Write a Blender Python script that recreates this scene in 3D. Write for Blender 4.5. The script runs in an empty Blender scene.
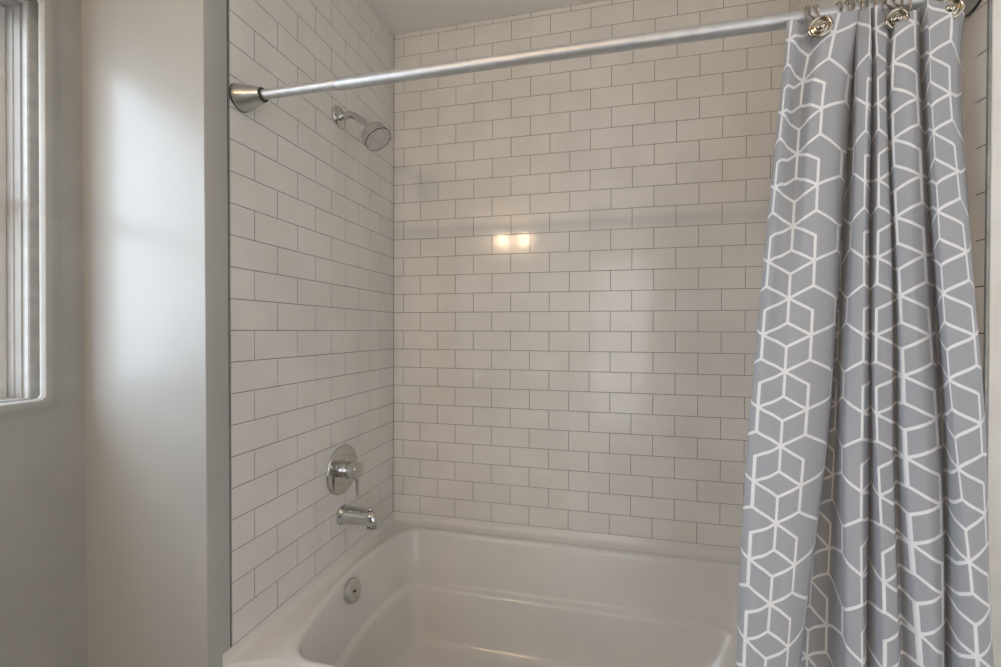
import bpy, bmesh, math, random
from mathutils import Vector, Matrix
random.seed(7)
S = bpy.context.scene
COL = S.collection

# ------------------------------------------------------------------ camera
# metres; origin = corner of the tiled walls at the line where the tub meets the tile
cd = bpy.data.cameras.new('camera')
cam = bpy.data.objects.new('camera', cd); COL.objects.link(cam)
F_PX = 416.1
cd.sensor_fit = 'HORIZONTAL'; cd.sensor_width = 36.0
cd.lens = F_PX / 1001.0 * 36.0
cd.clip_start = 0.02
yaw, pit, roll = -0.2204, -0.0067, 0.0035
fw = Vector((math.sin(yaw)*math.cos(pit), math.cos(yaw)*math.cos(pit), math.sin(pit)))
r0 = Vector((math.cos(yaw), -math.sin(yaw), 0)); u0 = r0.cross(fw)
rr = math.cos(roll)*r0 + math.sin(roll)*u0; uu = -math.sin(roll)*r0 + math.cos(roll)*u0
M = Matrix((rr, uu, -fw)).transposed().to_4x4(); M.translation = Vector((0.831, -1.6274, 0.7715))
cam.matrix_world = M
S.camera = cam

# ------------------------------------------------------------------ light
S.view_settings.view_transform = 'Standard'; S.view_settings.look = 'None'
S.view_settings.gamma = 1.0; S.view_settings.use_curve_mapping = False
S.view_settings.exposure = 0.26
W = bpy.data.worlds.new('world'); S.world = W; W.use_nodes = True
bg = W.node_tree.nodes['Background']
_n = W.node_tree.nodes; _l = W.node_tree.links
_tc = _n.new('ShaderNodeTexCoord'); _sx = _n.new('ShaderNodeSeparateXYZ'); _rp = _n.new('ShaderNodeValToRGB')
_l.new(_tc.outputs['Generated'], _sx.inputs[0]); _l.new(_sx.outputs['Z'], _rp.inputs['Fac'])
_ma = _n.new('ShaderNodeMath'); _ma.operation = 'MULTIPLY_ADD'; _ma.inputs[1].default_value = 0.5; _ma.inputs[2].default_value = 0.5
_l.new(_sx.outputs['Z'], _ma.inputs[0]); _l.new(_ma.outputs[0], _rp.inputs['Fac'])
_rp.color_ramp.elements[0].position = 0.40; _rp.color_ramp.elements[0].color = (0.30, 0.31, 0.31, 1)
_rp.color_ramp.elements[1].position = 0.54; _rp.color_ramp.elements[1].color = (0.72, 0.85, 1.0, 1)
_l.new(_rp.outputs['Color'], bg.inputs[0]); bg.inputs[1].default_value = 5.6

def area(name, loc, rot, sx, sy, power, col, portal=False):
    l = bpy.data.lights.new(name, 'AREA'); l.shape = 'RECTANGLE'; l.size = sx; l.size_y = sy
    l.energy = power; l.color = col
    o = bpy.data.objects.new(name, l); COL.objects.link(o); o.location = loc; o.rotation_euler = rot
    if portal: l.cycles.is_portal = True
    return o
FLOOR = -0.46; CEIL = 2.022
DOORPANE = 1.6      # radiance of the glowing pane added in the doorway behind the camera
BULB = 270.0
FILLPANE = 1.2  # radiance of the added fill window on the far right wall
# portal in the side window opening
area('window_portal', (-0.53, -1.61, 1.06), (0, math.radians(-90), 0), 0.9, 1.36, 1, (1, 1, 1), True)

# ------------------------------------------------------------------ materials
def pm(name, col, rough=0.5, metal=0.0, spec=0.5, emis=None, es=0.0, coat=0.0):
    m = bpy.data.materials.new(name); m.use_nodes = True
    b = m.node_tree.nodes['Principled BSDF']
    b.inputs['Base Color'].default_value = (*col, 1); b.inputs['Roughness'].default_value = rough
    b.inputs['Metallic'].default_value = metal; b.inputs['Specular IOR Level'].default_value = spec
    b.inputs['Coat Weight'].default_value = coat
    if emis: b.inputs['Emission Color'].default_value = (*emis, 1); b.inputs['Emission Strength'].default_value = es
    return m
def vary(m, col2, scale, lo=0.4, hi=0.6, bump=0.0, bscale=None, detail=3):
    """soft noise between the base colour and col2, optional bump"""
    nt = m.node_tree; b = nt.nodes['Principled BSDF']; N = nt.nodes.new; Lk = nt.links.new
    tc = N('ShaderNodeTexCoord')
    if col2:
        n = N('ShaderNodeTexNoise'); n.inputs['Scale'].default_value = scale; n.inputs['Detail'].default_value = detail
        Lk(tc.outputs['Object'], n.inputs['Vector'])
        r = N('ShaderNodeValToRGB'); r.color_ramp.elements[0].position = lo; r.color_ramp.elements[1].position = hi
        r.color_ramp.elements[0].color = b.inputs['Base Color'].default_value; r.color_ramp.elements[1].color = (*col2, 1)
        Lk(n.outputs['Fac'], r.inputs['Fac']); Lk(r.outputs['Color'], b.inputs['Base Color'])
    if bump:
        n2 = N('ShaderNodeTexNoise'); n2.inputs['Scale'].default_value = bscale or scale; n2.inputs['Detail'].default_value = 2
        Lk(tc.outputs['Object'], n2.inputs['Vector'])
        bp = N('ShaderNodeBump'); bp.inputs['Strength'].default_value = bump; bp.inputs['Distance'].default_value = 0.004
        Lk(n2.outputs['Fac'], bp.inputs['Height']); Lk(bp.outputs['Normal'], b.inputs['Normal'])
    return m
TILE = vary(pm('white_glazed_tile', (0.79, 0.762, 0.722), 0.13), (0.74, 0.712, 0.672), 5, bump=0.05, bscale=14)
GROUT = vary(pm('grey_grout', (0.17, 0.15, 0.13), 0.9), (0.23, 0.20, 0.17), 60)
PAINT = vary(pm('off_white_gloss_paint', (0.44, 0.435, 0.415), 0.28, coat=0.0), (0.41, 0.405, 0.388), 2.5, bump=0.25, bscale=5)
PLASTER = vary(pm('lumpy_painted_plaster', (0.45, 0.435, 0.405), 0.58), (0.41, 0.395, 0.365), 6, bump=0.55, bscale=16)
FRAMEP = vary(pm('taupe_window_paint', (0.30, 0.275, 0.25), 0.5), (0.27, 0.25, 0.225), 20)
BEADP = vary(pm('worn_bead_paint', (0.42, 0.40, 0.375), 0.5), (0.36, 0.34, 0.315), 30, bump=0.3, bscale=40)
TRIMP = vary(pm('white_trim_paint', (0.74, 0.73, 0.70), 0.3), (0.68, 0.66, 0.63), 12, bump=0.2, bscale=40)
CEILP = vary(pm('ceiling_paint', (0.91, 0.89, 0.85), 0.7), (0.89, 0.87, 0.83), 3)
ACRYL = vary(pm('tub_acrylic', (0.735, 0.715, 0.685), 0.16, spec=0.5), (0.715, 0.695, 0.665), 3)
CHROME = vary(pm('polished_chrome', (0.62, 0.61, 0.60), 0.07, 1.0), None, 1, bump=0.02, bscale=30)
SATIN = vary(pm('satin_nickel', (0.62, 0.61, 0.60), 0.28, 1.0), (0.57, 0.56, 0.55), 40)
STEEL = vary(pm('brushed_aluminium', (0.66, 0.66, 0.66), 0.50, 1.0), (0.60, 0.60, 0.61), 30)
BRASSY = vary(pm('warm_nickel_wire', (0.50, 0.455, 0.38), 0.14, 1.0), (0.42, 0.38, 0.32), 60)
EDGEM = vary(pm('grey_metal_edging', (0.30, 0.30, 0.29), 0.45, 0.4), (0.24, 0.24, 0.23), 30)
RUBBER = vary(pm('black_rubber', (0.02, 0.02, 0.02), 0.6), (0.03, 0.03, 0.03), 60)
NOZZLE = vary(pm('grey_nozzle_rubber', (0.62, 0.61, 0.59), 0.4), (0.38, 0.28, 0.28), 60)
SPRAY = vary(pm('satin_spray_face', (0.72, 0.71, 0.69), 0.4, 0.5), (0.66, 0.65, 0.63), 60)
FLOORM = vary(pm('floor_vinyl', (0.22, 0.19, 0.16), 0.5), (0.18, 0.155, 0.13), 8)
PANE2 = vary(pm('door_fill_pane', (0.8, 0.8, 0.8), 0.6, emis=(0.93, 0.97, 1.0), es=DOORPANE), (0.75, 0.75, 0.75), 30)  # emission stands in for a bright doorway, added as rear fill
PANE3 = vary(pm('window_fill_pane', (0.8, 0.8, 0.8), 0.6, emis=(0.95, 0.98, 1.0), es=FILLPANE), (0.75, 0.75, 0.75), 30)  # emission added as fill light from the right, out of view
BULBM = pm('lit_bulb', (1, 0.9, 0.75), 0.5, emis=(1.0, 0.71, 0.44), es=BULB)
# clear window glass
GLASS = bpy.data.materials.new('window_glass'); GLASS.use_nodes = True
nt = GLASS.node_tree; nt.nodes.clear()
o_ = nt.nodes.new('ShaderNodeOutputMaterial'); mx = nt.nodes.new('ShaderNodeMixShader')
t_ = nt.nodes.new('ShaderNodeBsdfTransparent'); g_ = nt.nodes.new('ShaderNodeBsdfGlossy'); g_.inputs['Roughness'].default_value = 0.02
mx.inputs[0].default_value = 0.06
nt.links.new(t_.outputs[0], mx.inputs[1]); nt.links.new(g_.outputs[0], mx.inputs[2]); nt.links.new(mx.outputs[0], o_.inputs[0])

# curtain cloth: woven trellis pattern in uv (u, v in lattice units)
def cloth():
    m = bpy.data.materials.new('trellis_cloth'); m.use_nodes = True
    nt = m.node_tree; b = nt.nodes['Principled BSDF']; b.inputs['Roughness'].default_value = 0.85
    b.inputs['Specular IOR Level'].default_value = 0.25
    b.inputs['Sheen Weight'].default_value = 0.15
    def mt(op, a, c=None, d=None, clamp=False):
        n = nt.nodes.new('ShaderNodeMath'); n.operation = op; n.use_clamp = clamp
        for i, x in enumerate((a, c, d)):
            if x is None: continue
            if isinstance(x, (int, float)): n.inputs[i].default_value = x
            else: nt.links.new(x, n.inputs[i])
        return n.outputs[0]
    uv = nt.nodes.new('ShaderNodeUVMap'); uv.uv_map = 'UVMap'
    sp = nt.nodes.new('ShaderNodeSeparateXYZ'); nt.links.new(uv.outputs[0], sp.inputs[0])
    X0 = mt('MODULO', mt('ADD', sp.outputs[0], 40.0), 4.0)
    X = mt('MULTIPLY', mt('SUBTRACT', 2.0, mt('ABSOLUTE', mt('SUBTRACT', X0, 2.0))), 0.866)
    Y = mt('MODULO', mt('ADD', sp.outputs[1], 60.0), 3.0)
    segs = [(0,0,0,1),(0,3,1,2.5),(0,1,1,1.5),(1,.5,1,2.5),(1,2.5,2,3),(1,.5,2,0),(1,1.5,2,1),(1,1.5,2,2),(2,0,2,1),(2,2,2,3)]
    dmin = None
    for x1,y1,x2,y2 in segs:
        x1 *= .866; x2 *= .866; dx, dy = x2-x1, y2-y1; L2 = dx*dx+dy*dy
        px = mt('SUBTRACT', X, x1); py = mt('SUBTRACT', Y, y1)
        t = mt('MULTIPLY', mt('ADD', mt('MULTIPLY', px, dx), mt('MULTIPLY', py, dy)), 1/L2, clamp=True)
        ex = mt('SUBTRACT', px, mt('MULTIPLY', t, dx)); ey = mt('SUBTRACT', py, mt('MULTIPLY', t, dy))
        d = mt('SQRT', mt('ADD', mt('MULTIPLY', ex, ex), mt('MULTIPLY', ey, ey)))
        dmin = d if dmin is None else mt('MINIMUM', dmin, d)
    mask = mt('DIVIDE', mt('SUBTRACT', 0.061, dmin), 0.012, clamp=True)
    wv = nt.nodes.new('ShaderNodeTexNoise'); wv.inputs['Scale'].default_value = 9
    nt.links.new(uv.outputs[0], wv.inputs['Vector'])
    g = nt.nodes.new('ShaderNodeMix'); g.data_type = 'RGBA'
    g.inputs[6].default_value = (0.385, 0.398, 0.432, 1); g.inputs[7].default_value = (0.425, 0.438, 0.472, 1)
    nt.links.new(wv.outputs['Fac'], g.inputs[0])
    c = nt.nodes.new('ShaderNodeMix'); c.data_type = 'RGBA'; c.inputs[7].default_value = (0.92, 0.91, 0.92, 1)
    nt.links.new(mask, c.inputs[0]); nt.links.new(g.outputs[2], c.inputs[6]); nt.links.new(c.outputs[2], b.inputs['Base Color'])
    # fine slub
    tc = nt.nodes.new('ShaderNodeTexCoord')
    n2 = nt.nodes.new('ShaderNodeTexNoise'); n2.inputs['Scale'].default_value = 35; n2.inputs['Detail'].default_value = 4
    nt.links.new(tc.outputs['Object'], n2.inputs['Vector'])
    bp = nt.nodes.new('ShaderNodeBump'); bp.inputs['Strength'].default_value = 0.12; bp.inputs['Distance'].default_value = 0.003
    nt.links.new(n2.outputs['Fac'], bp.inputs['Height']); nt.links.new(bp.outputs['Normal'], b.inputs['Normal'])
    tr = nt.nodes.new('ShaderNodeBsdfTranslucent'); mixs = nt.nodes.new('ShaderNodeMixShader'); mixs.inputs[0].default_value = 0.20
    tb = nt.nodes.new('ShaderNodeMix'); tb.data_type = 'RGBA'; tb.inputs[0].default_value = 0.6; tb.inputs[7].default_value = (0.85, 0.84, 0.82, 1)
    nt.links.new(c.outputs[2], tb.inputs[6]); nt.links.new(tb.outputs[2], tr.inputs['Color'])
    out = nt.nodes['Material Output']
    nt.links.new(b.outputs[0], mixs.inputs[1]); nt.links.new(tr.outputs[0], mixs.inputs[2]); nt.links.new(mixs.outputs[0], out.inputs['Surface'])
    return m
CLOTH = cloth()

# ------------------------------------------------------------------ helpers
def link(name, bm, mats, parent=None, smooth=True, recalc=True):
    if recalc: bmesh.ops.recalc_face_normals(bm, faces=bm.faces)
    me = bpy.data.meshes.new(name); bm.to_mesh(me); bm.free()
    if not isinstance(mats, (list, tuple)): mats = [mats]
    for m in mats: me.materials.append(m)
    if smooth:
        for p in me.polygons: p.use_smooth = True
        me.set_sharp_from_angle(angle=math.radians(38))
    o = bpy.data.objects.new(name, me); COL.objects.link(o)
    if parent: o.parent = parent
    return o
def tag(o, label=None, cat=None, group=None, kind=None):
    for k, v in (('label', label), ('category', cat), ('group', group), ('kind', kind)):
        if v: o[k] = v
    return o
def empty(name, loc=(0,0,0)):
    o = bpy.data.objects.new(name, None); COL.objects.link(o); o.location = loc; o.empty_display_size = 0.05
    return o
def box(bm, a, b, bevel=0.0, seg=2, mi=0):
    r = bmesh.ops.create_cube(bm, size=1)
    vs = r['verts']
    for v in vs:
        v.co = Vector([a[i] if v.co[i] < 0 else b[i] for i in range(3)])
    fs = list({f for v in vs for f in v.link_faces})
    if bevel:
        es = list({e for v in vs for e in v.link_edges})
        rb = bmesh.ops.bevel(bm, geom=es, offset=bevel, segments=seg, affect='EDGES', profile=0.5)
        fs = [f for f in rb['faces']] + [f for f in fs if f.is_valid]
    for f in fs:
        if f.is_valid: f.material_index = mi
def frame_for(axis):
    a = Vector(axis).normalized()
    h = Vector((0,0,1)) if abs(a.z) < 0.9 else Vector((1,0,0))
    u = a.cross(h).normalized(); v = a.cross(u).normalized()
    return a, u, v
def lathe(bm, origin, axis, prof, n=40, mi=0, cap0=True, cap1=True):
    """prof = [(t along axis, radius)]"""
    o = Vector(origin); a, u, v = frame_for(axis); rings = []
    for t, r in prof:
        rings.append([bm.verts.new(o + a*t + (u*math.cos(2*math.pi*k/n) + v*math.sin(2*math.pi*k/n))*r) for k in range(n)])
    for i in range(len(rings)-1):
        for k in range(n):
            f = bm.faces.new((rings[i][k], rings[i][(k+1)%n], rings[i+1][(k+1)%n], rings[i+1][k])); f.material_index = mi
    if cap0: bm.faces.new(rings[0][::-1]).material_index = mi
    if cap1: bm.faces.new(rings[-1]).material_index = mi
def tube(bm, pts, r, n=12, closed=False, cap=True):
    pts = [Vector(p) for p in pts]; rings = []; prev = None; N = len(pts)
    for i, p in enumerate(pts):
        if closed: t = pts[(i+1)%N]-pts[i-1]
        else: t = pts[min(i+1,N-1)]-pts[max(i-1,0)]
        t.normalize()
        if prev is None: _, u, v = frame_for(t)
        else:
            u = prev - t*prev.dot(t); u.normalize(); v = t.cross(u)
        prev = u
        ri = r[i] if isinstance(r, (list, tuple)) else r
        rings.append([bm.verts.new(p + (u*math.cos(2*math.pi*k/n)+v*math.sin(2*math.pi*k/n))*ri) for k in range(n)])
    R = range(N) if closed else range(N-1)
    for i in R:
        a, b = rings[i], rings[(i+1)%N]
        for k in range(n): bm.faces.new((a[k], a[(k+1)%n], b[(k+1)%n], b[k]))
    if cap and not closed: bm.faces.new(rings[0][::-1]); bm.faces.new(rings[-1])
def loft(bm, rings, mi=0, cap0=False, cap1=False):
    vr = [[bm.verts.new(p) for p in r] for r in rings]; n = len(vr[0])
    for i in range(len(vr)-1):
        for k in range(n):
            f = bm.faces.new((vr[i][k], vr[i][(k+1)%n], vr[i+1][(k+1)%n], vr[i+1][k])); f.material_index = mi
    if cap0: bm.faces.new(vr[0][::-1])
    if cap1: bm.faces.new(vr[-1])
    return vr
def bez(pts, n):
    """Catmull-Rom through pts"""
    P = [Vector(p) for p in pts]; out = []
    for i in range(len(P)-1):
        p0 = P[max(i-1,0)]; p1 = P[i]; p2 = P[i+1]; p3 = P[min(i+2,len(P)-1)]
        for k in range(n):
            t = k/n
            out.append(0.5*((2*p1)+(p2-p0)*t+(2*p0-5*p1+4*p2-p3)*t*t+(3*p1-p0-3*p2+p3)*t**3))
    out.append(P[-1]); return out

# ------------------------------------------------------------------ tiled walls
L, H = 0.154, 0.0770
D_END = 0.794; XR = 1.452; XC = 1.485; RS = 0.0415
LWX = math.sin(-0.0312); LWY = -math.cos(-0.0312)      # direction of the left tiled wall, away from the corner
def tiled(name, o, du, nrm, length, a_even, solid, seed, ext=0.06, ext2=0.0):
    """o corner, du unit along the wall, nrm out of the wall; face of the tiles lies in the plane through o"""
    rnd = random.Random(seed); bm = bmesh.new(); o, du, nrm = Vector(o), Vector(du), Vector(nrm)
    def P(s, z, h): return o + du*s + Vector((0,0,z)) + nrm*h
    # grout bed with a back: a slab
    zs = (FLOOR, CEIL)
    vs = [bm.verts.new(P(s, z, h)) for h in (-0.0011, -0.0011-solid) for s, z in ((-ext,zs[0]),(length+ext2,zs[0]),(length+ext2,zs[1]),(-ext,zs[1]))]
    for q in ((0,1,2,3),(7,6,5,4),(0,4,5,1),(1,5,6,2),(2,6,7,3),(3,7,4,0)):
        bm.faces.new([vs[i] for i in q]).material_index = 1
    g = 0.0009; bv = 0.0009
    for k in range(27):
        z0 = k*H; z1 = min((k+1)*H, CEIL)
        j0 = a_even if k % 2 == 0 else a_even - L/2
        if k % 2 and a_even < L/2: j0 = a_even + L/2
        edges = [0.0]; x = j0
        while x < length - 1e-4:
            if x > 1e-3: edges.append(x)
            x += L
        edges.append(length)
        for s0, s1 in zip(edges, edges[1:]):
            if s1 - s0 < 0.006: continue
            A, B, C, Dd = s0+g, s1-g, z0+g, z1-g
            if s1 == length: B = s1
            gx, gz = rnd.gauss(0, .0016), rnd.gauss(0, .0020); off = rnd.uniform(-.00012, .00012)
            cx, cz = (A+B)/2, (C+Dd)/2
            hh = lambda s, z: off + gx*(s-cx) + gz*(z-cz)
            outer = [bm.verts.new(P(s, z, -0.0012)) for s, z in ((A,C),(B,C),(B,Dd),(A,Dd))]
            mid = [bm.verts.new(P(s, z, -0.0004+hh(s,z))) for s, z in ((A+.0001,C+.0001),(B-.0001,C+.0001),(B-.0001,Dd-.0001),(A+.0001,Dd-.0001))]
            inn = [bm.verts.new(P(s, z, hh(s,z))) for s, z in ((A+bv,C+bv),(B-bv,C+bv),(B-bv,Dd-bv),(A+bv,Dd-bv))]
            for a, b in ((outer, mid), (mid, inn)):
                for i in range(4): bm.faces.new((a[i], a[(i+1)%4], b[(i+1)%4], b[i]))
            bm.faces.new(inn)
    ob = link(name, bm, [TILE, GROUT], smooth=False, recalc=False)
    # fix facing of the tile faces
    return tag(ob, kind='structure')
def ensure_out(ob):
    bm = bmesh.new(); bm.from_mesh(ob.data); bmesh.ops.recalc_face_normals(bm, faces=bm.faces); bm.to_mesh(ob.data); bm.free()
wb = tiled('wall_back', (0,0,0), (1,0,0), (0,-1,0), XC, 0.122, 0.10, 1, 0.06, 0.06)
wl = tiled('wall_left', (0,0,0), (LWX,LWY,0), (math.cos(-.0312), math.sin(-.0312),0), D_END, 0.0258, 0.10, 2)
wr = tiled('wall_right', (XC,0,0), (-math.sin(RS),-math.cos(RS),0), (-math.cos(RS),math.sin(RS),0), D_END, 0.0500, 0.10, 3)
def lw(s, h, z):   # point on left tiled wall: s away from corner, h out of it
    return Vector((LWX*s + math.cos(-.0312)*h, LWY*s + math.sin(-.0312)*h, z))

# metal edging where the tiles stop
bm = bmesh.new()
p = [lw(D_END+.0002,-.004,0), lw(D_END+.0002,.0006,0), lw(D_END+.0045,.0006,0), lw(D_END+.0045,-.004,0)]
loft(bm, [[q+Vector((0,0,0.002)) for q in p], [q+Vector((0,0,CEIL)) for q in p]], cap0=True, cap1=True)
tag(link('trim_1', bm, EDGEM, smooth=False), kind='structure')
bm = bmesh.new(); box(bm, (XR-.0015,-D_END-.004,0.002), (XR+.004,-D_END-.0002,CEIL))
tag(link('trim_2', bm, EDGEM, smooth=False), kind='structure')

# plaster pier that ends the left tiled wall; its broad face looks back into the room
YF = -0.857; XW = -0.39; XE = LWX*0.857
bm = bmesh.new()
prof = [lw(D_END+.0047,-.004,0), lw(D_END+.0047,-.0006,0), Vector((LWX*0.852-.0006, YF+.0035, 0)), Vector((LWX*0.857-.0022, YF+.0008, 0)), Vector((LWX*0.857-.006, YF, 0)),
        Vector((XW+0.010, YF, 0)), Vector((XW-.10, YF, 0)), Vector((XW-.10, YF+.2, 0)), Vector((-.10-.03, YF+.2, 0)), Vector((-.13,-D_END,0))]
n = 24
loft(bm, [[q+Vector((0,0,FLOOR+(CEIL-FLOOR)*i/n)) for q in prof] for i in range(n+1)], cap0=True, cap1=True)
tag(link('wall_entry_left', bm, PAINT), kind='structure')
# strip of wall below the tile line, beside the tub, down to the floor
bm = bmesh.new(); box(bm, (XR+.002, -0.80, FLOOR), (2.15, -0.70, CEIL), .003)
o = tag(link('wall_entry_right', bm, TRIMP), kind='structure')

# left outer wall with the recessed window
wy0, wy1, wz0, wz1 = -2.30, -0.924, 0.604, 1.526
def rr_ring(x, off, rad, nc=5):
    """rounded rectangle in the plane x, grown by off"""
    y0, y1, z0, z1 = wy0-off, wy1+off, wz0-off, wz1+off
    pts = []
    for cy, cz, a0 in ((y1-rad,z1-rad,0),(y0+rad,z1-rad,90),(y0+rad,z0+rad,180),(y1-rad,z0+rad,270)):
        for i in range(nc+1):
            a = math.radians(a0+90*i/nc); pts.append(Vector((x, cy+rad*math.cos(a), cz+rad*math.sin(a))))
    return pts
bm = bmesh.new()
def rect_ring(x, y0, y1, z0, z1, nc=5):
    pts = []
    for cy, cz in ((y1,z1),(y0,z1),(y0,z0),(y1,z0)): pts += [Vector((x,cy,cz))]*(nc+1)
    return pts
XO = -0.52
big = rect_ring(XW, -2.9, YF+0.02, FLOOR, CEIL)
rings = [big, rr_ring(XW, .030, .03), rr_ring(XW+.0020, .020, .026), rr_ring(XW+.0060, .010, .022), rr_ring(XW+.0075, .001, .018), rr_ring(XW+.0055, -.006, .014),
         rr_ring(XW-.001, -.0100, .011), rr_ring(XW-.008, -.0095, .010), rr_ring(XW-.014, -.004, .008), rr_ring(XW-.018, .012, .008), rr_ring(XO, .012, .008)]
vr = loft(bm, rings)
# outer skin
back = rect_ring(XO, -2.9, YF+0.02, FLOOR, CEIL)
loft(bm, [rings[-1], back, big])
bmesh.ops.remove_doubles(bm, verts=bm.verts, dist=1e-5)
bmesh.ops.dissolve_degenerate(bm, edges=bm.edges, dist=1e-5)
tag(link('wall_window_side', bm, PLASTER), kind='structure')

# window_1: painted frame with stop beads, meeting rail, two panes
win = tag(empty('window_1', (XW-.1, (wy0+wy1)/2, wz0)), kind='structure')
def frame_rings(prof, mat, name, parent):
    """prof: list of (x, off) describing a moulding section swept round the opening"""
    bm = bmesh.new(); vr = []
    rs = [rect4(x, off) for x, off in prof]
    v = [[bm.verts.new(p) for p in r] for r in rs]; m = len(v)
    for i in range(m):
        a, b = v[i], v[(i+1)%m]
        for k in range(4): bm.faces.new((a[k], a[(k+1)%4], b[(k+1)%4], b[k]))
    o = link(name, bm, mat, parent, smooth=False); o.matrix_parent_inverse = parent.matrix_world.inverted() if False else Matrix.Translation(-parent.location)
    return o
def rect4(x, off):
    y0, y1, z0, z1 = wy0-off, wy1+off, wz0-off, wz1+off
    return [Vector((x,y1,z1)), Vector((x,y0,z1)), Vector((x,y0,z0)), Vector((x,y1,z0))]
# window frame seen in the reveal: bead, step, flat stop
frame_rings([(XW-.042,.0115),(XW-.042,-.0070),(XW-.0445,-.0095),(XW-.055,-.0095),(XW-.0575,-.0070),(XW-.0575,.0115)], BEADP, 'window_bead', win)
frame_rings([(XW-.058,.0115),(XW-.058,-.004),(XW-.070,-.004),(XW-.072,-.0065),(XW-.088,-.0080),(XW-.090,-.0100),(XW-.112,-.0100),(XW-.112,.0115)], FRAMEP, 'window_frame', win)
frame_rings([(XW-.1122,.0),(XW-.1122,-.024),(XW-.1275,-.024),(XW-.1275,.0)], TRIMP, 'window_sash', win)
bm = bmesh.new(); box(bm, (XW-.126, wy0+.025, 1.05), (XW-.110, wy1-.025, 1.08), .003)
o = link('meeting_rail', bm, TRIMP, win); o.matrix_parent_inverse = Matrix.Translation(-win.location)
bm = bmesh.new(); box(bm, (XW-.121, wy0+.023, wz0+.023), (XW-.118, wy1-.023, wz1-.023))
o = link('window_pane', bm, GLASS, win, smooth=False); o.matrix_parent_inverse = Matrix.Translation(-win.location)

# the end of the left tiled wall leans slightly out of plumb
for nm in ('wall_left', 'trim_1', 'wall_entry_left'):
    for v in bpy.data.objects[nm].data.vertices:
        if v.co.y < -0.779 and v.co.x > -0.38: v.co.y += -.001 + .009*(1 - max(0.0, min(1.0, v.co.z/1.56)))

# rest of the room
def slab(name, a, b, m, bevel=0):
    bm = bmesh.new(); box(bm, a, b, bevel); return tag(link(name, bm, m, smooth=False), kind='structure')
slab('floor', (-.62,-3.0,FLOOR-.1), (2.25,0.12,FLOOR), FLOORM)
slab('ceiling', (-.62,-3.0,CEIL), (2.25,0.12,CEIL+.1), CEILP)
bm = bmesh.new()     # far right wall; its window is added, a glowing pane to brighten the room
for a, b in (((2.12,-2.92,FLOOR),(2.22,-0.70,.35)), ((2.12,-2.92,1.65),(2.22,-0.70,CEIL)), ((2.12,-2.92,.35),(2.22,-2.0,1.65)), ((2.12,-1.0,.35),(2.22,-0.70,1.65))): box(bm, a, b)
tag(link('wall_far_right', bm, PAINT, smooth=False), kind='structure')
w2 = tag(empty('fill_window', (2.17,-1.5,.35)), kind='structure')
bm = bmesh.new()
for a, b in (((2.13,-2.0,.35),(2.17,-1.96,1.65)), ((2.13,-1.04,.35),(2.17,-1.0,1.65)), ((2.13,-1.96,.35),(2.17,-1.04,.39)), ((2.13,-1.96,1.61),(2.17,-1.04,1.65)), ((2.13,-1.96,.98),(2.17,-1.04,1.02))): box(bm, a, b)
o = link('window_frame', bm, TRIMP, w2, smooth=False); o.matrix_parent_inverse = Matrix.Translation(-w2.location)
bm = bmesh.new(); box(bm, (2.148,-1.97,.38), (2.154,-1.03,1.62))
o = link('window_pane', bm, PANE3, w2, smooth=False); o.matrix_parent_inverse = Matrix.Translation(-w2.location)
# rear wall with a door opening; glowing pane added, widened to light the back wall
DX0, DX1, DZ1 = 0.74, 1.98, 1.60
bm = bmesh.new()
box(bm, (-.60,-3.0,FLOOR), (DX0,-2.9,CEIL)); box(bm, (DX1,-3.0,FLOOR), (2.22,-2.9,CEIL)); box(bm, (DX0,-3.0,DZ1), (DX1,-2.9,CEIL))
tag(link('wall_rear', bm, PAINT, smooth=False), kind='structure')
door = tag(empty('door_1', (DX0,-2.95,FLOOR)), kind='structure')
bm = bmesh.new()
for a, b in (((DX0,-2.97,FLOOR),(DX0+.1,-2.93,DZ1)), ((DX1-.1,-2.97,FLOOR),(DX1,-2.93,DZ1)), ((DX0+.1,-2.97,DZ1-.1),(DX1-.1,-2.93,DZ1)), ((DX0+.1,-2.97,FLOOR),(DX1-.1,-2.93,FLOOR+.2))):
    box(bm, a, b)
o = link('door_frame', bm, TRIMP, door, smooth=False); o.matrix_parent_inverse = Matrix.Translation(-door.location)
bm = bmesh.new(); box(bm, (DX0+.1,-2.955,FLOOR+.2), (DX1-.1,-2.945,DZ1-.1))
o = link('door_glow_pane', bm, PANE2, door, smooth=False); o.matrix_parent_inverse = Matrix.Translation(-door.location)

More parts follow.
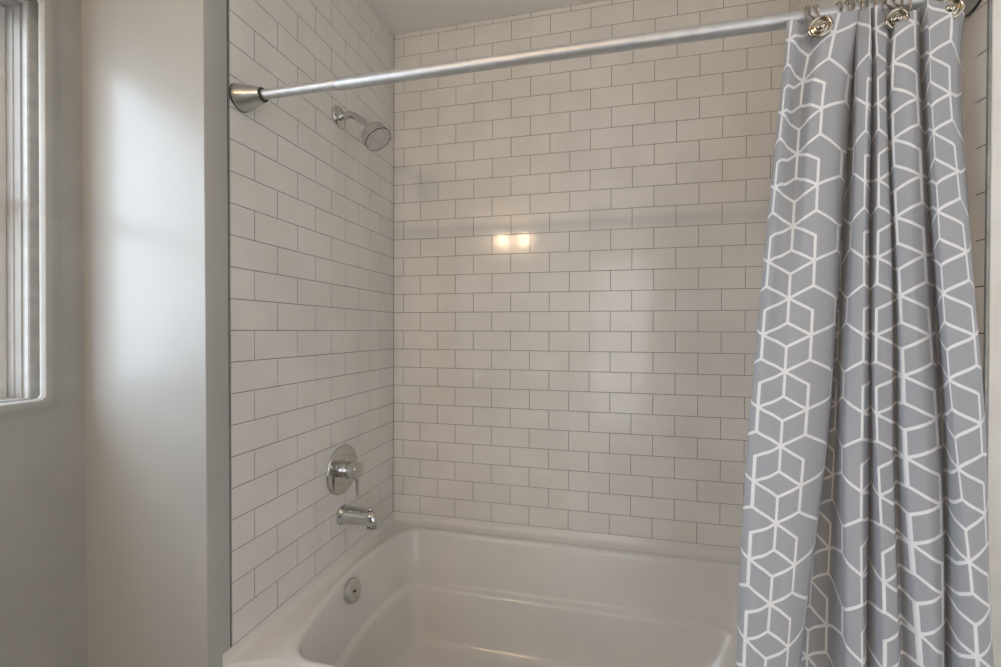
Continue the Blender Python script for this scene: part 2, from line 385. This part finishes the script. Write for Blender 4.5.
# ------------------------------------------------------------------ bathtub
tub = tag(empty('bathtub', (0.72,-0.40,FLOOR)), 'glossy off-white alcove bathtub with an inner ledge against the tiled walls', 'bathtub')
def kid(o, parent):
    o.parent = parent; o.matrix_parent_inverse = Matrix.Translation(-parent.location); return o
NS, NC = 14, 8     # points per side / per corner
def tub_ring(xl, xr, yb, yf, r, z, bow=0.0, zf=None, skew=0.0, rl=None):
    pts = []
    hy = (yb-yf)/2; my = (yb+yf)/2
    rl = r if rl is None else rl
    def left(y): return xl + bow*((y-my)/hy)**2 + skew*y
    cs = [(xl+bow+rl, yb-rl, 180, 90, rl), (xr-r, yb-r, 90, 0, r), (xr-r, yf+r, 0, -90, r), (xl+bow+rl, yf+rl, 270, 180, rl)]
    # go: left side upward (front->back), corner BL, back side, corner BR, right side, corner FR, front side, corner FL
    def arc(c):
        cx, cy, a0, a1, rad = c
        return [Vector((cx+rad*math.cos(math.radians(a0+(a1-a0)*i/NC)), cy+rad*math.sin(math.radians(a0+(a1-a0)*i/NC)), z)) for i in range(NC+1)]
    for y in [yf+rl+(yb-yf-2*rl)*i/NS for i in range(1,NS)]:
        ys = ((y-my)/(hy-rl)) if hy > rl else 0
        pts.append(Vector((xl + bow*ys*ys, y, z)))
    pts += arc(cs[0])
    for i in range(1,NS): pts.append(Vector((xl+bow+rl+(xr-r-xl-bow-rl)*i/NS, yb, z)))
    pts += arc(cs[1])
    for i in range(1,NS): pts.append(Vector((xr, yb-r+(yf+r-yb+r)*i/NS, z)))
    pts += arc(cs[2])
    for i in range(1,NS): pts.append(Vector((xr-r+(xl+bow+rl-xr+r)*i/NS, yf, z)))
    pts += arc(cs[3])
    for q in pts:
        q.x += (skew + (RS-skew)*min(1,max(0,q.x/1.485)))*q.y if skew else 0
        if zf is not None and q.y < yf+0.0005: q.z = zf
    return pts
TF = -0.812; SK = 0.0312
bm = bmesh.new()
R = []
def deck(off, z, zf):
    return tub_ring(-.001+off, XC+.001-off, .001-off, TF+max(0,off-.001), max(.0006+off*.5,.0006), z, 0, zf, SK)
R.append(tub_ring(-.001, XC+.001, .001, TF+.012, .0006, FLOOR, 0, None, SK))
R.append(tub_ring(-.001, XC+.001, .001, TF+.004, .0006, -.30, 0, None, SK))
R.append(tub_ring(-.001, XC+.001, .001, TF, .0006, -.05, 0, None, SK))
R.append(deck(0, -.0006, -.044))
R.append(deck(.0012, -.0006, -.0385))
R.append(deck(.0030, -.008, -.0355))
R.append(deck(.0055, -.0165, -.0345))
R.append(deck(.0085, -.0225, -.0342))
R.append(deck(.0135, -.0265, -.0340))
R.append(deck(.0210, -.0290, -.0340))
def inner(d, z, dr=None, lrx=None, r=.085, bow=.034, zoff=0):
    """d grows inwards from the rim edge"""
    dr = d if dr is None else dr
    dl = d if lrx is None else lrx
    return tub_ring(.050+dl, 1.400-dr, -.070-d, -.742+d*.7, r, z, bow, None, 0)
R.append(inner(-.036, -.0330, r=.100, bow=.031))
R.append(inner(-.031, -.0332, r=.099, bow=.031))
R.append(inner(-.026, -.0322, r=.098, bow=.032))
R.append(inner(-.020, -.0312, r=.096, bow=.032))
R.append(inner(-.012, -.0312, r=.092, bow=.033))
R.append(inner(-.0050, -.0330, r=.089))
R.append(inner(-.0010, -.0368, r=.087))
R.append(inner(.0015, -.045, r=.085))
R.append(inner(.0045, -.058, .008, .0045))
R.append(inner(.016, -.100, .025, .014))
R.append(inner(.034, -.160, .055, .030, r=0.072))
R.append(inner(.044, -.192, .074, .038, r=0.062))
R.append(inner(.0460, -.1985, .078, .040, r=0.058))
R.append(inner(.0495, -.2035, .083, .042, r=0.058))
R.append(inner(.056, -.2065, .090, .0455, r=0.058))
R.append(inner(.067, -.2090, .103, .0515, r=0.058))
R.append(inner(.0715, -.2120, .108, .055, r=0.058))
R.append(inner(.0745, -.219, .112, .058, r=0.058))
R.append(inner(.086, -.270, .132, .068, r=0.058))
R.append(inner(.104, -.335, .170, .082))
R.append(inner(.116, -.365, .200, .094))
R.append(inner(.130, -.382, .225, .108))
R.append(inner(.152, -.392, .255, .135))
R.append(inner(.190, -.397, .30, .18, r=.06, bow=.02))
R.append(inner(.255, -.399, .38, .26, r=.04, bow=.01))
vr = loft(bm, R)
bm.faces.new(vr[-1]); bm.faces.new(vr[0][::-1])
bmesh.ops.remove_doubles(bm, verts=bm.verts, dist=1e-6)
kid(link('tub_shell', bm, ACRYL), tub).data.set_sharp_from_angle(angle=math.radians(60))
# overflow plate on the inner end wall
oc = Vector((0.0640, -0.413, -0.078)); ax = Vector((1, 0.0, 0.22)).normalized()
bm = bmesh.new()
lathe(bm, oc-ax*.004, ax, [(0,.0375),(.010,.0375),(.0145,.0365),(.0165,.034),(.0175,.030),(.0180,.012),(.0178,.0)][:-1], 48)
ov = kid(link('overflow_plate', bm, SATIN), tub); ov['label'] = 'round satin metal overflow plate'
bm = bmesh.new(); lathe(bm, oc+ax*.0130+Vector((0,-.006,0)), ax, [(0,.0036),(.0046,.0036),(.0056,.0028),(.0050,.001)], 20)
sc = link('screw', bm, RUBBER, ov); sc.matrix_parent_inverse = Matrix.Translation(-tub.location)
sc.matrix_parent_inverse = Matrix.Identity(4); 
bm = bmesh.new(); lathe(bm, (0.30,-.43,-.402), (0,0,1), [(0,.036),(.004,.036),(.006,.033),(.0062,.024),(.010,.022),(.013,.012)], 36)
kid(link('drain', bm, CHROME), tub)

# ------------------------------------------------------------------ rod
ROD_Y, ROD_Z = -0.763, 1.343
rod = tag(empty('shower_curtain_rod', (0.7,ROD_Y,ROD_Z)), 'long brushed metal tension rod spanning the alcove above the tub, holding the curtain', 'curtain rod')
bm = bmesh.new(); lathe(bm, (0.04,ROD_Y,ROD_Z), (1,0,0), [(0,.0110),(.23,.0110)], 32); kid(link('inner_tube', bm, STEEL), rod)
bm = bmesh.new(); lathe(bm, (0.246,ROD_Y,ROD_Z), (1,0,0), [(0,.0112),(0,.0124),(.0015,.0130),(1.162,.0130)], 32, cap0=False); kid(link('outer_tube', bm, STEEL), rod)
for x0, sgn in ((LWX*0.77+.0005, 1), (XR-.0005, -1)):
    bm = bmesh.new()
    lathe(bm, (x0,ROD_Y,ROD_Z), (sgn,0,0), [(0.002,.0305),(.004,.0318),(.007,.0320),(.012,.0308),(.032,.0262),(.057,.0190),(.064,.0176),(.066,.0165),(.0655,.0145),(.060,.0142)], 48)
    fl = kid(link('flange', bm, SATIN), rod)
    bm = bmesh.new(); lathe(bm, (x0,ROD_Y,ROD_Z), (sgn,0,0), [(0,.0310),(.0022,.0324),(.0036,.0322),(.005,.031)], 48)
    g = link('rubber_pad', bm, RUBBER, fl)
    bm = bmesh.new(); lathe(bm, (x0,ROD_Y,ROD_Z), (sgn,0,0), [(.0645,.0160),(.0675,.0165),(.0690,.0158),(.0695,.0125)], 36)
    g = link('gasket', bm, RUBBER, fl)

# ------------------------------------------------------------------ shower head
HC = Vector((0.135, -0.372, 1.400))      # centre of the spray face (refined below)
AX = Vector((0.60, 0.0, -0.80))
flc = lw(0.372, 0.0, 1.490)
sh = tag(empty('showerhead', flc), 'round chrome shower head on a bent arm high on the tiled left wall', 'shower head')
bm = bmesh.new(); lathe(bm, flc, (1,0,0), [(0,.0360),(.0025,.0362),(.0050,.0350),(.0075,.0300),(.0100,.0200),(.0160,.0150),(.0185,.0135)], 40); kid(link('wall_flange', bm, CHROME), sh)
back = HC - AX*.040
path = bez([flc+Vector((-.004,0,0)), flc+Vector((.030,0,.003)), flc+Vector((.052,0,.001)), back-AX*.030, back-AX*.004], 8)
bm = bmesh.new(); tube(bm, path, .0115, 18); kid(link('arm', bm, CHROME), sh)
bm = bmesh.new(); lathe(bm, back-AX*.020, AX, [(0,.0120),(.002,.0135),(.010,.0135),(.0115,.0115),(.013,.0130),(.022,.0150),(.030,.0170)], 30); kid(link('swivel_nut', bm, CHROME), sh)
bm = bmesh.new(); lathe(bm, HC-AX*.042, AX, [(0,.018),(.0025,.030),(.006,.0400),(.009,.0435),(.013,.0450),(.038,.0465),(.0415,.0460),(.0415,.0430)], 56); hb = kid(link('head_body', bm, SATIN), sh)
bm = bmesh.new(); lathe(bm, HC-AX*.0035, AX, [(.0005,.0462),(.002,.0466),(.0038,.0460),(.0036,.0450)], 56, cap0=False, cap1=False); kid(link('rim', bm, RUBBER), sh)
bm = bmesh.new(); lathe(bm, HC-AX*.006, AX, [(0,.0452),(.0040,.0452),(.0055,.0435),(.0060,.0300),(.0060,.001)], 56); fp = kid(link('face_plate', bm, SPRAY), sh)
a_, u_, v_ = frame_for(AX)
bm = bmesh.new()
for rad, cnt in ((.008,6),(.016,11),(.024,17),(.032,23),(.039,28)):
    for k in range(cnt):
        t = 2*math.pi*k/cnt
        c = HC + (u_*math.cos(t)+v_*math.sin(t))*rad - AX*.0008
        lathe(bm, c, AX, [(0,.0015),(.0022,.0012),(.0028,.0006)], 6)
nz = link('nozzles', bm, NOZZLE, fp); nz['kind'] = 'stuff'
bm = bmesh.new()
tdir = Vector((0.80,0.0,0.60)).normalized()*0.55 + Vector((0,1,0))*0.80; tdir = (tdir - AX*tdir.dot(AX)).normalized()
tube(bm, [HC-AX*.006+tdir*.040, HC-AX*.004+tdir*.052, HC-AX*.002+tdir*.058], [.004,.0036,.003], 10); kid(link('spray_lever', bm, SATIN), sh)

# ------------------------------------------------------------------ valve
vc = lw(0.356, 0.0, 0.2945)
va = tag(empty('shower_valve', vc), 'chrome shower valve with a big round plate and short lever above the tub spout', 'shower valve')
bm = bmesh.new(); lathe(bm, vc, (1,-.031,0), [(0,.0830),(.003,.0837),(.0065,.0830),(.0088,.0805),(.0094,.075),(.0098,.030)], 72); kid(link('escutcheon', bm, CHROME), va)
bm = bmesh.new(); lathe(bm, vc+Vector((.0090,0,0)), (1,0,0), [(0,.0275),(.011,.0275),(.0125,.0262),(.0135,.0262),(.015,.0280),(.024,.0280)], 44); kid(link('sleeve', bm, CHROME), va)
bm = bmesh.new(); lathe(bm, vc+Vector((.0325,0,0)), (1,0,0), [(0,.0255),(.002,.0285),(.030,.0285),(.0325,.0278),(.0340,.0255),(.0345,.020)], 44); hh_ = kid(link('handle_hub', bm, CHROME), va)
bm = bmesh.new()
rings = []
for z, w, t in ((-.020,.0085,.0055),(-.040,.0080,.0048),(-.070,.0072,.0042),(-.084,.0068,.0040),(-.0880,.0052,.0028)):
    c = vc + Vector((.0600,0,z)); rings.append([c+Vector((t*math.cos(a),w*math.sin(a),0)) for a in [2*math.pi*k/16 for k in range(16)]])
loft(bm, rings, cap0=True, cap1=True); lv = link('lever', bm, CHROME, va); kid(lv, va)

# ------------------------------------------------------------------ spout
spc = lw(0.3565, 0.0, 0.1385)
sp = tag(empty('tub_spout', spc), 'chrome tub spout with a diverter knob on the left wall below the valve', 'faucet')
bm = bmesh.new(); rings = []
#        x,     zc,     hw(y),  hh(z)
for x, zc, hw, hh in ((0,.000,.0290,.0315),(.004,.000,.0300,.0325),(.009,.000,.0296,.0320),(.012,.0,.0275,.0298),(.020,.0005,.0270,.0292),(.045,.0015,.0262,.0278),(.075,.0015,.0252,.0262),
                      (.096,.0000,.0250,.0265),(.110,-.0030,.0247,.0285),(.120,-.0060,.0235,.0278),(.127,-.0105,.0212,.0240),(.1315,-.0145,.0175,.0190),(.1330,-.0170,.0120,.0140)):
    ring = []
    for k in range(32):
        a = 2*math.pi*k/32; ca, sa = math.cos(a), math.sin(a); e = 0.82
        ring.append(spc + Vector((x*1.06 + (0.006 if sa < 0 and x > .1 else 0)*(-sa), hw*math.copysign(abs(ca)**e, ca), zc + hh*math.copysign(abs(sa)**e, sa))))
    rings.append(ring)
loft(bm, rings, cap0=True, cap1=True)
sb = kid(link('spout_body', bm, CHROME), sp)
bm = bmesh.new(); lathe(bm, spc+Vector((.1165,0,-.0275)), (.06,0,-1), [(0,.0190),(.0065,.0188),(.0075,.0175),(.0078,.0150),(.003,.0145)], 30); kid(link('outlet', bm, CHROME), sp)
bm = bmesh.new(); lathe(bm, spc+Vector((.1080,0,.0185)), (.1,0,1), [(0,.0055),(.009,.0055),(.010,.0090),(.013,.0098),(.0155,.0085),(.0165,.005)], 26); kid(link('diverter_knob', bm, CHROME), sp)
bm = bmesh.new(); rings = []
for x, w in ((.030,.0015),(.036,.0060),(.05,.0085),(.075,.0085),(.088,.0060),(.094,.0015)):
    rings.append([spc+Vector((x, w*math.cos(a), .0278-.0035*(x-.03)/.064 + .0022*math.sin(a))) for a in [2*math.pi*k/12 for k in range(12)]])
loft(bm, rings, cap0=True, cap1=True); kid(link('top_ridge', bm, CHROME), sp)

# ------------------------------------------------------------------ curtain
U = 0.0434; WU = 0.0376; Z_STAR = 0.9612
CAMP = Vector((0.831, -1.6274)); 
def on_plane(px, py, d):   # point at distance d from the back wall seen at a measured photo position
    r = fw + rr*((px-500.5)/F_PX) + uu*((333.5-py)/F_PX); t = (1.6274-d)/r.y
    return 0.831+r.x*t, 0.7715+r.z*t
LVY = (20, 100, 415, 660)      # image rows at which the folds were measured
NODES = [  # lattice column, px at the four levels, f (0 back .. 1 front)
    (0.0, 795, 787, 757, 745, .30), (0.55, 788, 780, 749, 736.5, .75), (1.2, 796, 786, 762, 749.5, .97), (1.55, 806, 793, 773, 757, (.66, 1.0)), (2, 815, 801, 783, 765, (.64, 1.0)), (2.5, 827, 812, 795, 778, (.90, 1.0)),
    (3, 838, 823, 807, 787, .96), (3.9, 855, 843, 828, 800, .68), (4.3, 859, 850, 830, 802, .35), (5.2, 850, 846, 826, 797, .05),
    (6.2, 845, 843, 826, 810, 0), (7.1, 852, 850, 836, 828, .15), (7.8, 857, 854, 841.5, 838, .55), (8.3, 861, 858, 848, 846, .86), (9, 868, 867, 862, 863, .95),
    (9.4, 871, 871, 870, 868, .62), (11, 864, 863, 862, 860, 0), (12.6, 871, 871, 871, 869, .55), (13, 878, 878, 878, 884, .92),
    (13.55, 887, 887, 893, 897, .86), (13.75, 889, 889, 896, 901, .60), (14, 893, 893, 904, 921, .93), (14.5, 904, 905, 921, 936, 1.0), (15, 914, 916, 935.5, 944.5, .88),
    (15.3, 918, 921, 941, 947, .5), (16.3, 912, 913, 930, 936, 0), (17.2, 921, 924, 943, 948, .5), (17.6, 926, 928, 948, 961, .9),
    (18.1, 931, 932, 955.5, 979, 1.0), (19, 950, 951, 981, 992.5, .88), (19.4, 957, 956, 984.5, 994.5, .5), (20.6, 963, 966, 982, 991, .05)]
FRONT = [  # lattice column, how far the front of the folds stands from the back wall at the four levels
    (2, .799, .806, .803, .852), (8.8, .799, .806, .815, .862), (13.2, .799, .808, .830, .874), (14.7, .800, .812, .846, .886), (18.5, .810, .822, .880, .906)]
def front(c, li):
    if c <= FRONT[0][0]: return FRONT[0][1+li]
    for a, b in zip(FRONT, FRONT[1:]):
        if c <= b[0]:
            t = (c-a[0])/(b[0]-a[0]); return a[1+li] + (b[1+li]-a[1+li])*t
    return FRONT[-1][1+li]
DEPTH = (.044, .080, .090, .088)
def herm(c, col):
    xs = [n[0] for n in NODES]; ys = [col(n) for n in NODES]
    i = max(0, min(len(xs)-2, next((k for k in range(len(xs)-1) if c <= xs[k+1]), len(xs)-2)))
    h = xs[i+1]-xs[i]; t = (c-xs[i])/h
    def tan(k):
        if k == 0: return (ys[1]-ys[0])/(xs[1]-xs[0])
        if k == len(xs)-1: return (ys[-1]-ys[-2])/(xs[-1]-xs[-2])
        a = (ys[k]-ys[k-1])/(xs[k]-xs[k-1]); b = (ys[k+1]-ys[k])/(xs[k+1]-xs[k])
        return 0 if a*b <= 0 else 2*a*b/(a+b)
    m0, m1 = tan(i), tan(i+1)
    return (2*t**3-3*t*t+1)*ys[i] + (t**3-2*t*t+t)*h*m0 + (-2*t**3+3*t*t)*ys[i+1] + (t**3-t*t)*h*m1
def fold(c, li):
    return herm(c, lambda n: n[5] if not isinstance(n[5], tuple) else n[5][0 if li < 2 else 1])
def level(c, li):
    f = fold(c, li); px = herm(c, lambda n: n[1+li])
    df = front(c, li); d = df - DEPTH[li]*(1-f)
    x, z = on_plane(px, LVY[li], d)
    return z, (min(x, XR-.008) if d < .80 else x), -d
TOPY = [(0,19),(.6,18),(1.0,19),(1.5,25),(2.0,22),(2.7,15),(3.3,10.5),(4.0,10),(4.4,13),(6,17),(7.8,14),(8.4,9),(9.2,8),(9.6,13),(11,17),(12.6,9),(13.1,4),(13.4,6),(13.62,24),(14.0,25),(14.3,12),(15,10.5),
        (15.3,13),(16.3,17),(17.2,6),(17.6,-2),(18.3,-3),(18.8,3),(19.3,6),(20.6,16)]
def ztop(c):
    y = TOPY[-1][1]
    for (a, ya), (b, yb) in zip(TOPY, TOPY[1:]):
        if c <= b:
            t = (c-a)/(b-a); t = t*t*(3-2*t); y = ya+(yb-ya)*t; break
    f = fold(c, 0); px = herm(c, lambda n: n[1])
    d = front(c, 0)-DEPTH[0]*(1-f); z = on_plane(px, y, d)[1]
    k = max(0.0, min(1.0, (d-.776)/.010))          # the folds that tuck back stay below the rod
    return z*k + min(z, 1.326)*(1-k)
ZB = -0.415
NCOL, NROW = 620, 110
bm = bmesh.new(); uvl = bm.loops.layers.uv.new('UVMap'); grid = []
for j in range(NROW+1):
    row = []; tj = j/NROW
    for i in range(NCOL+1):
        c = 20.6*i/NCOL; row.append(c)
    grid.append(row)
cols = []
for i in range(NCOL+1):
    c = 20.6*i/NCOL
    P = [level(c, k) for k in range(4)]
    f = fold(c, 3)
    # bottom level: continue the flare, hang just clear of the apron
    p3 = P[3]; p2 = P[2]
    dx = (p3[1]-p2[1])/(p3[0]-p2[0])
    pts = [P[0], P[1], P[2], P[3], (0.01, p3[1]+dx*.7*(.01-p3[0]), -max(.828, front(c,3)+.008-.06*(1-f))), (ZB, p3[1]+dx*.5*(ZB-p3[0]), -(front(c,3)+.03-.07*(1-f)))]
    pts = [(z, min(x, (XR-.012) if y > -.80 else 1.60), y) for z, x, y in pts]
    vcol = []
    zt = ztop(c)
    for j in range(NROW+1):
        z = zt + (ZB-zt)*j/NROW
        # monotone cubic in z
        k = 0
        while k < len(pts)-2 and z < pts[k+1][0]: k += 1
        a, b = pts[k], pts[k+1]
        pa = pts[k-1] if k > 0 else (2*a[0]-b[0], 2*a[1]-b[1], 2*a[2]-b[2]); pb = pts[k+2] if k < len(pts)-2 else (2*b[0]-a[0], 2*b[1]-a[1], 2*b[2]-a[2])
        h = b[0]-a[0]; t = (z-a[0])/h
        out = []
        for q in (1, 2):
            m0 = (b[q]-pa[q])/(b[0]-pa[0]); m1 = (pb[q]-a[q])/(pb[0]-a[0])
            out.append((2*t**3-3*t*t+1)*a[q] + (t**3-2*t*t+t)*h*m0 + (-2*t**3+3*t*t)*b[q] + (t**3-t*t)*h*m1)
        x, y = out
        # slack waves
        y += .0022*math.sin(c*1.9+z*7.0)*math.sin(z*3.1+c*.7) * (1 if z > .05 else .5)
        x += .0012*math.sin(z*9+c*2.3)
        up = max(0, (z-1.20)/.15)
        y += -.003*up*math.sin(c*5.0+1.0) 
        x += .0025*up*math.sin(c*3.7+z*25)
        x = min(x, XR-.008 if y > -.80 else 1.6)
        vcol.append(bm.verts.new((x, y, z)))
    cols.append((c, vcol))
for i in range(NCOL):
    for j in range(NROW):
        f = bm.faces.new((cols[i][1][j], cols[i+1][1][j], cols[i+1][1][j+1], cols[i][1][j+1]))
        for lp, cc in zip(f.loops, (cols[i][0], cols[i+1][0], cols[i+1][0], cols[i][0])):
            z = lp.vert.co.z
            lp[uvl].uv = (cc, (Z_STAR - z)/U)
me = bpy.data.meshes.new('shower_curtain'); bm.to_mesh(me); bm.free(); me.materials.append(CLOTH)
for p in me.polygons: p.use_smooth = True
cur = bpy.data.objects.new('shower_curtain', me); COL.objects.link(cur)
tag(cur, 'grey shower curtain with white geometric trellis pattern gathered at the right end of its rod', 'shower curtain')

# ------------------------------------------------------------------ hooks
def make_hook():
    root = empty('curtain_hook')
    # disc hanging in front of / below the rod; local origin = rod centre
    bm = bmesh.new()
    c0 = Vector((0,-.0430,-.047)); ax = Vector((-.30,-.92,-.10)).normalized()
    a, u, v = frame_for(ax)
    tube(bm, [(u*math.cos(t)+v*math.sin(t))*.0152 for t in [2*math.pi*k/36 for k in range(36)]], .0029, 12, closed=True)
    lathe(bm, -ax*.002, ax, [(0,.0145),(.0015,.0140),(.0020,.0112),(.0035,.0108),(.0045,.0094),(.0038,.0086),(.0040,.0070),(.0075,.0052),(.0090,.0025)], 30)
    link('disc', bm, BRASSY, root).location = c0
    for dx in (-.004, .0085):
        bm = bmesh.new()
        pts = [c0+Vector((dx*.7,.004,.014))]
        for t in range(-20, 201, 20):
            ang = math.radians(t); pts.append(Vector((dx, -.0168*math.cos(ang), .0168*math.sin(ang))))
        pts.append(Vector((dx*.8,.014,-.022))); pts.append(Vector((dx*.6,.002,-.036)))
        tube(bm, bez(pts, 3), .0018, 8)
        link('wire_loop', bm, BRASSY, root)
    bm = bmesh.new()
    tube(bm, bez([c0+Vector((-.014,.003,.010)), Vector((-.015,-.026,-.018)), Vector((-.008,-.018,.006)), Vector((-.005,-.006,.017)), Vector((-.004,.010,.014))], 5), .0016, 8)
    link('catch_wire', bm, BRASSY, root)
    return root
def copy_hook(src):
    r = src.copy(); COL.objects.link(r)
    for ch in src.children:
        k = ch.copy(); COL.objects.link(k); k.parent = r
    return r
h0 = make_hook()
spots = [(1.2085, 0, 'warm metal curtain hook with a round domed disc at the curtain\'s left edge'),
         (1.262, 180, 'curtain hook over the rod, second from the curtain\'s left edge'),
         (1.281, 180, 'curtain hook over the rod, third from the curtain\'s left edge'),
         (1.301, 180, 'curtain hook over the rod, fourth from the left, just left of the second visible disc'),
         (1.3235, 0, 'curtain hook whose disc shows half shaded between two folds mid-curtain'),
         (1.352, 180, 'curtain hook over the rod between the shaded disc and the rightmost disc'),
         (1.392, 0, 'curtain hook with a disc on the rightmost fold, beside the rod end')]
first = True
for x, rz, lab in spots:
    o = h0 if first else copy_hook(h0); first = False
    o.location = (x, ROD_Y, ROD_Z); o.rotation_euler = (0, 0, math.radians(rz))
    for ch in o.children:
        if ch.name.startswith('disc') and x == 1.3235: ch.rotation_euler = (0, 0, math.radians(22)); ch.location = ch.location + Vector((.001, .007, 0))
    tag(o, lab, 'curtain hook', 'hooks holding the shower curtain on the rod')

# ------------------------------------------------------------------ vanity light on the rear wall (its bulbs mirror in the tile)
vl = tag(empty('vanity_light', (-0.03,-2.9,1.76)), 'two-bulb vanity light whose warm bulbs reflect in the back wall tiles', 'light fixture')
bm = bmesh.new(); box(bm, (-.22,-2.9,1.70), (.20,-2.87,1.84), .006); kid(link('back_plate', bm, SATIN), vl)
for x in (-.145, .100):
    bm = bmesh.new(); lathe(bm, (x,-2.87,1.765), (0,1,0), [(0,.02),(.03,.018),(.035,.028),(.05,.03)], 24); a = kid(link('socket', bm, SATIN), vl)
    bm = bmesh.new(); lathe(bm, (x,-2.80,1.765), (0,0,1), [(-.034,.008),(-.031,.018),(-.02,.027),(0,.032),(.02,.027),(.031,.018),(.034,.008)], 24); kid(link('bulb', bm, BULBM), vl)
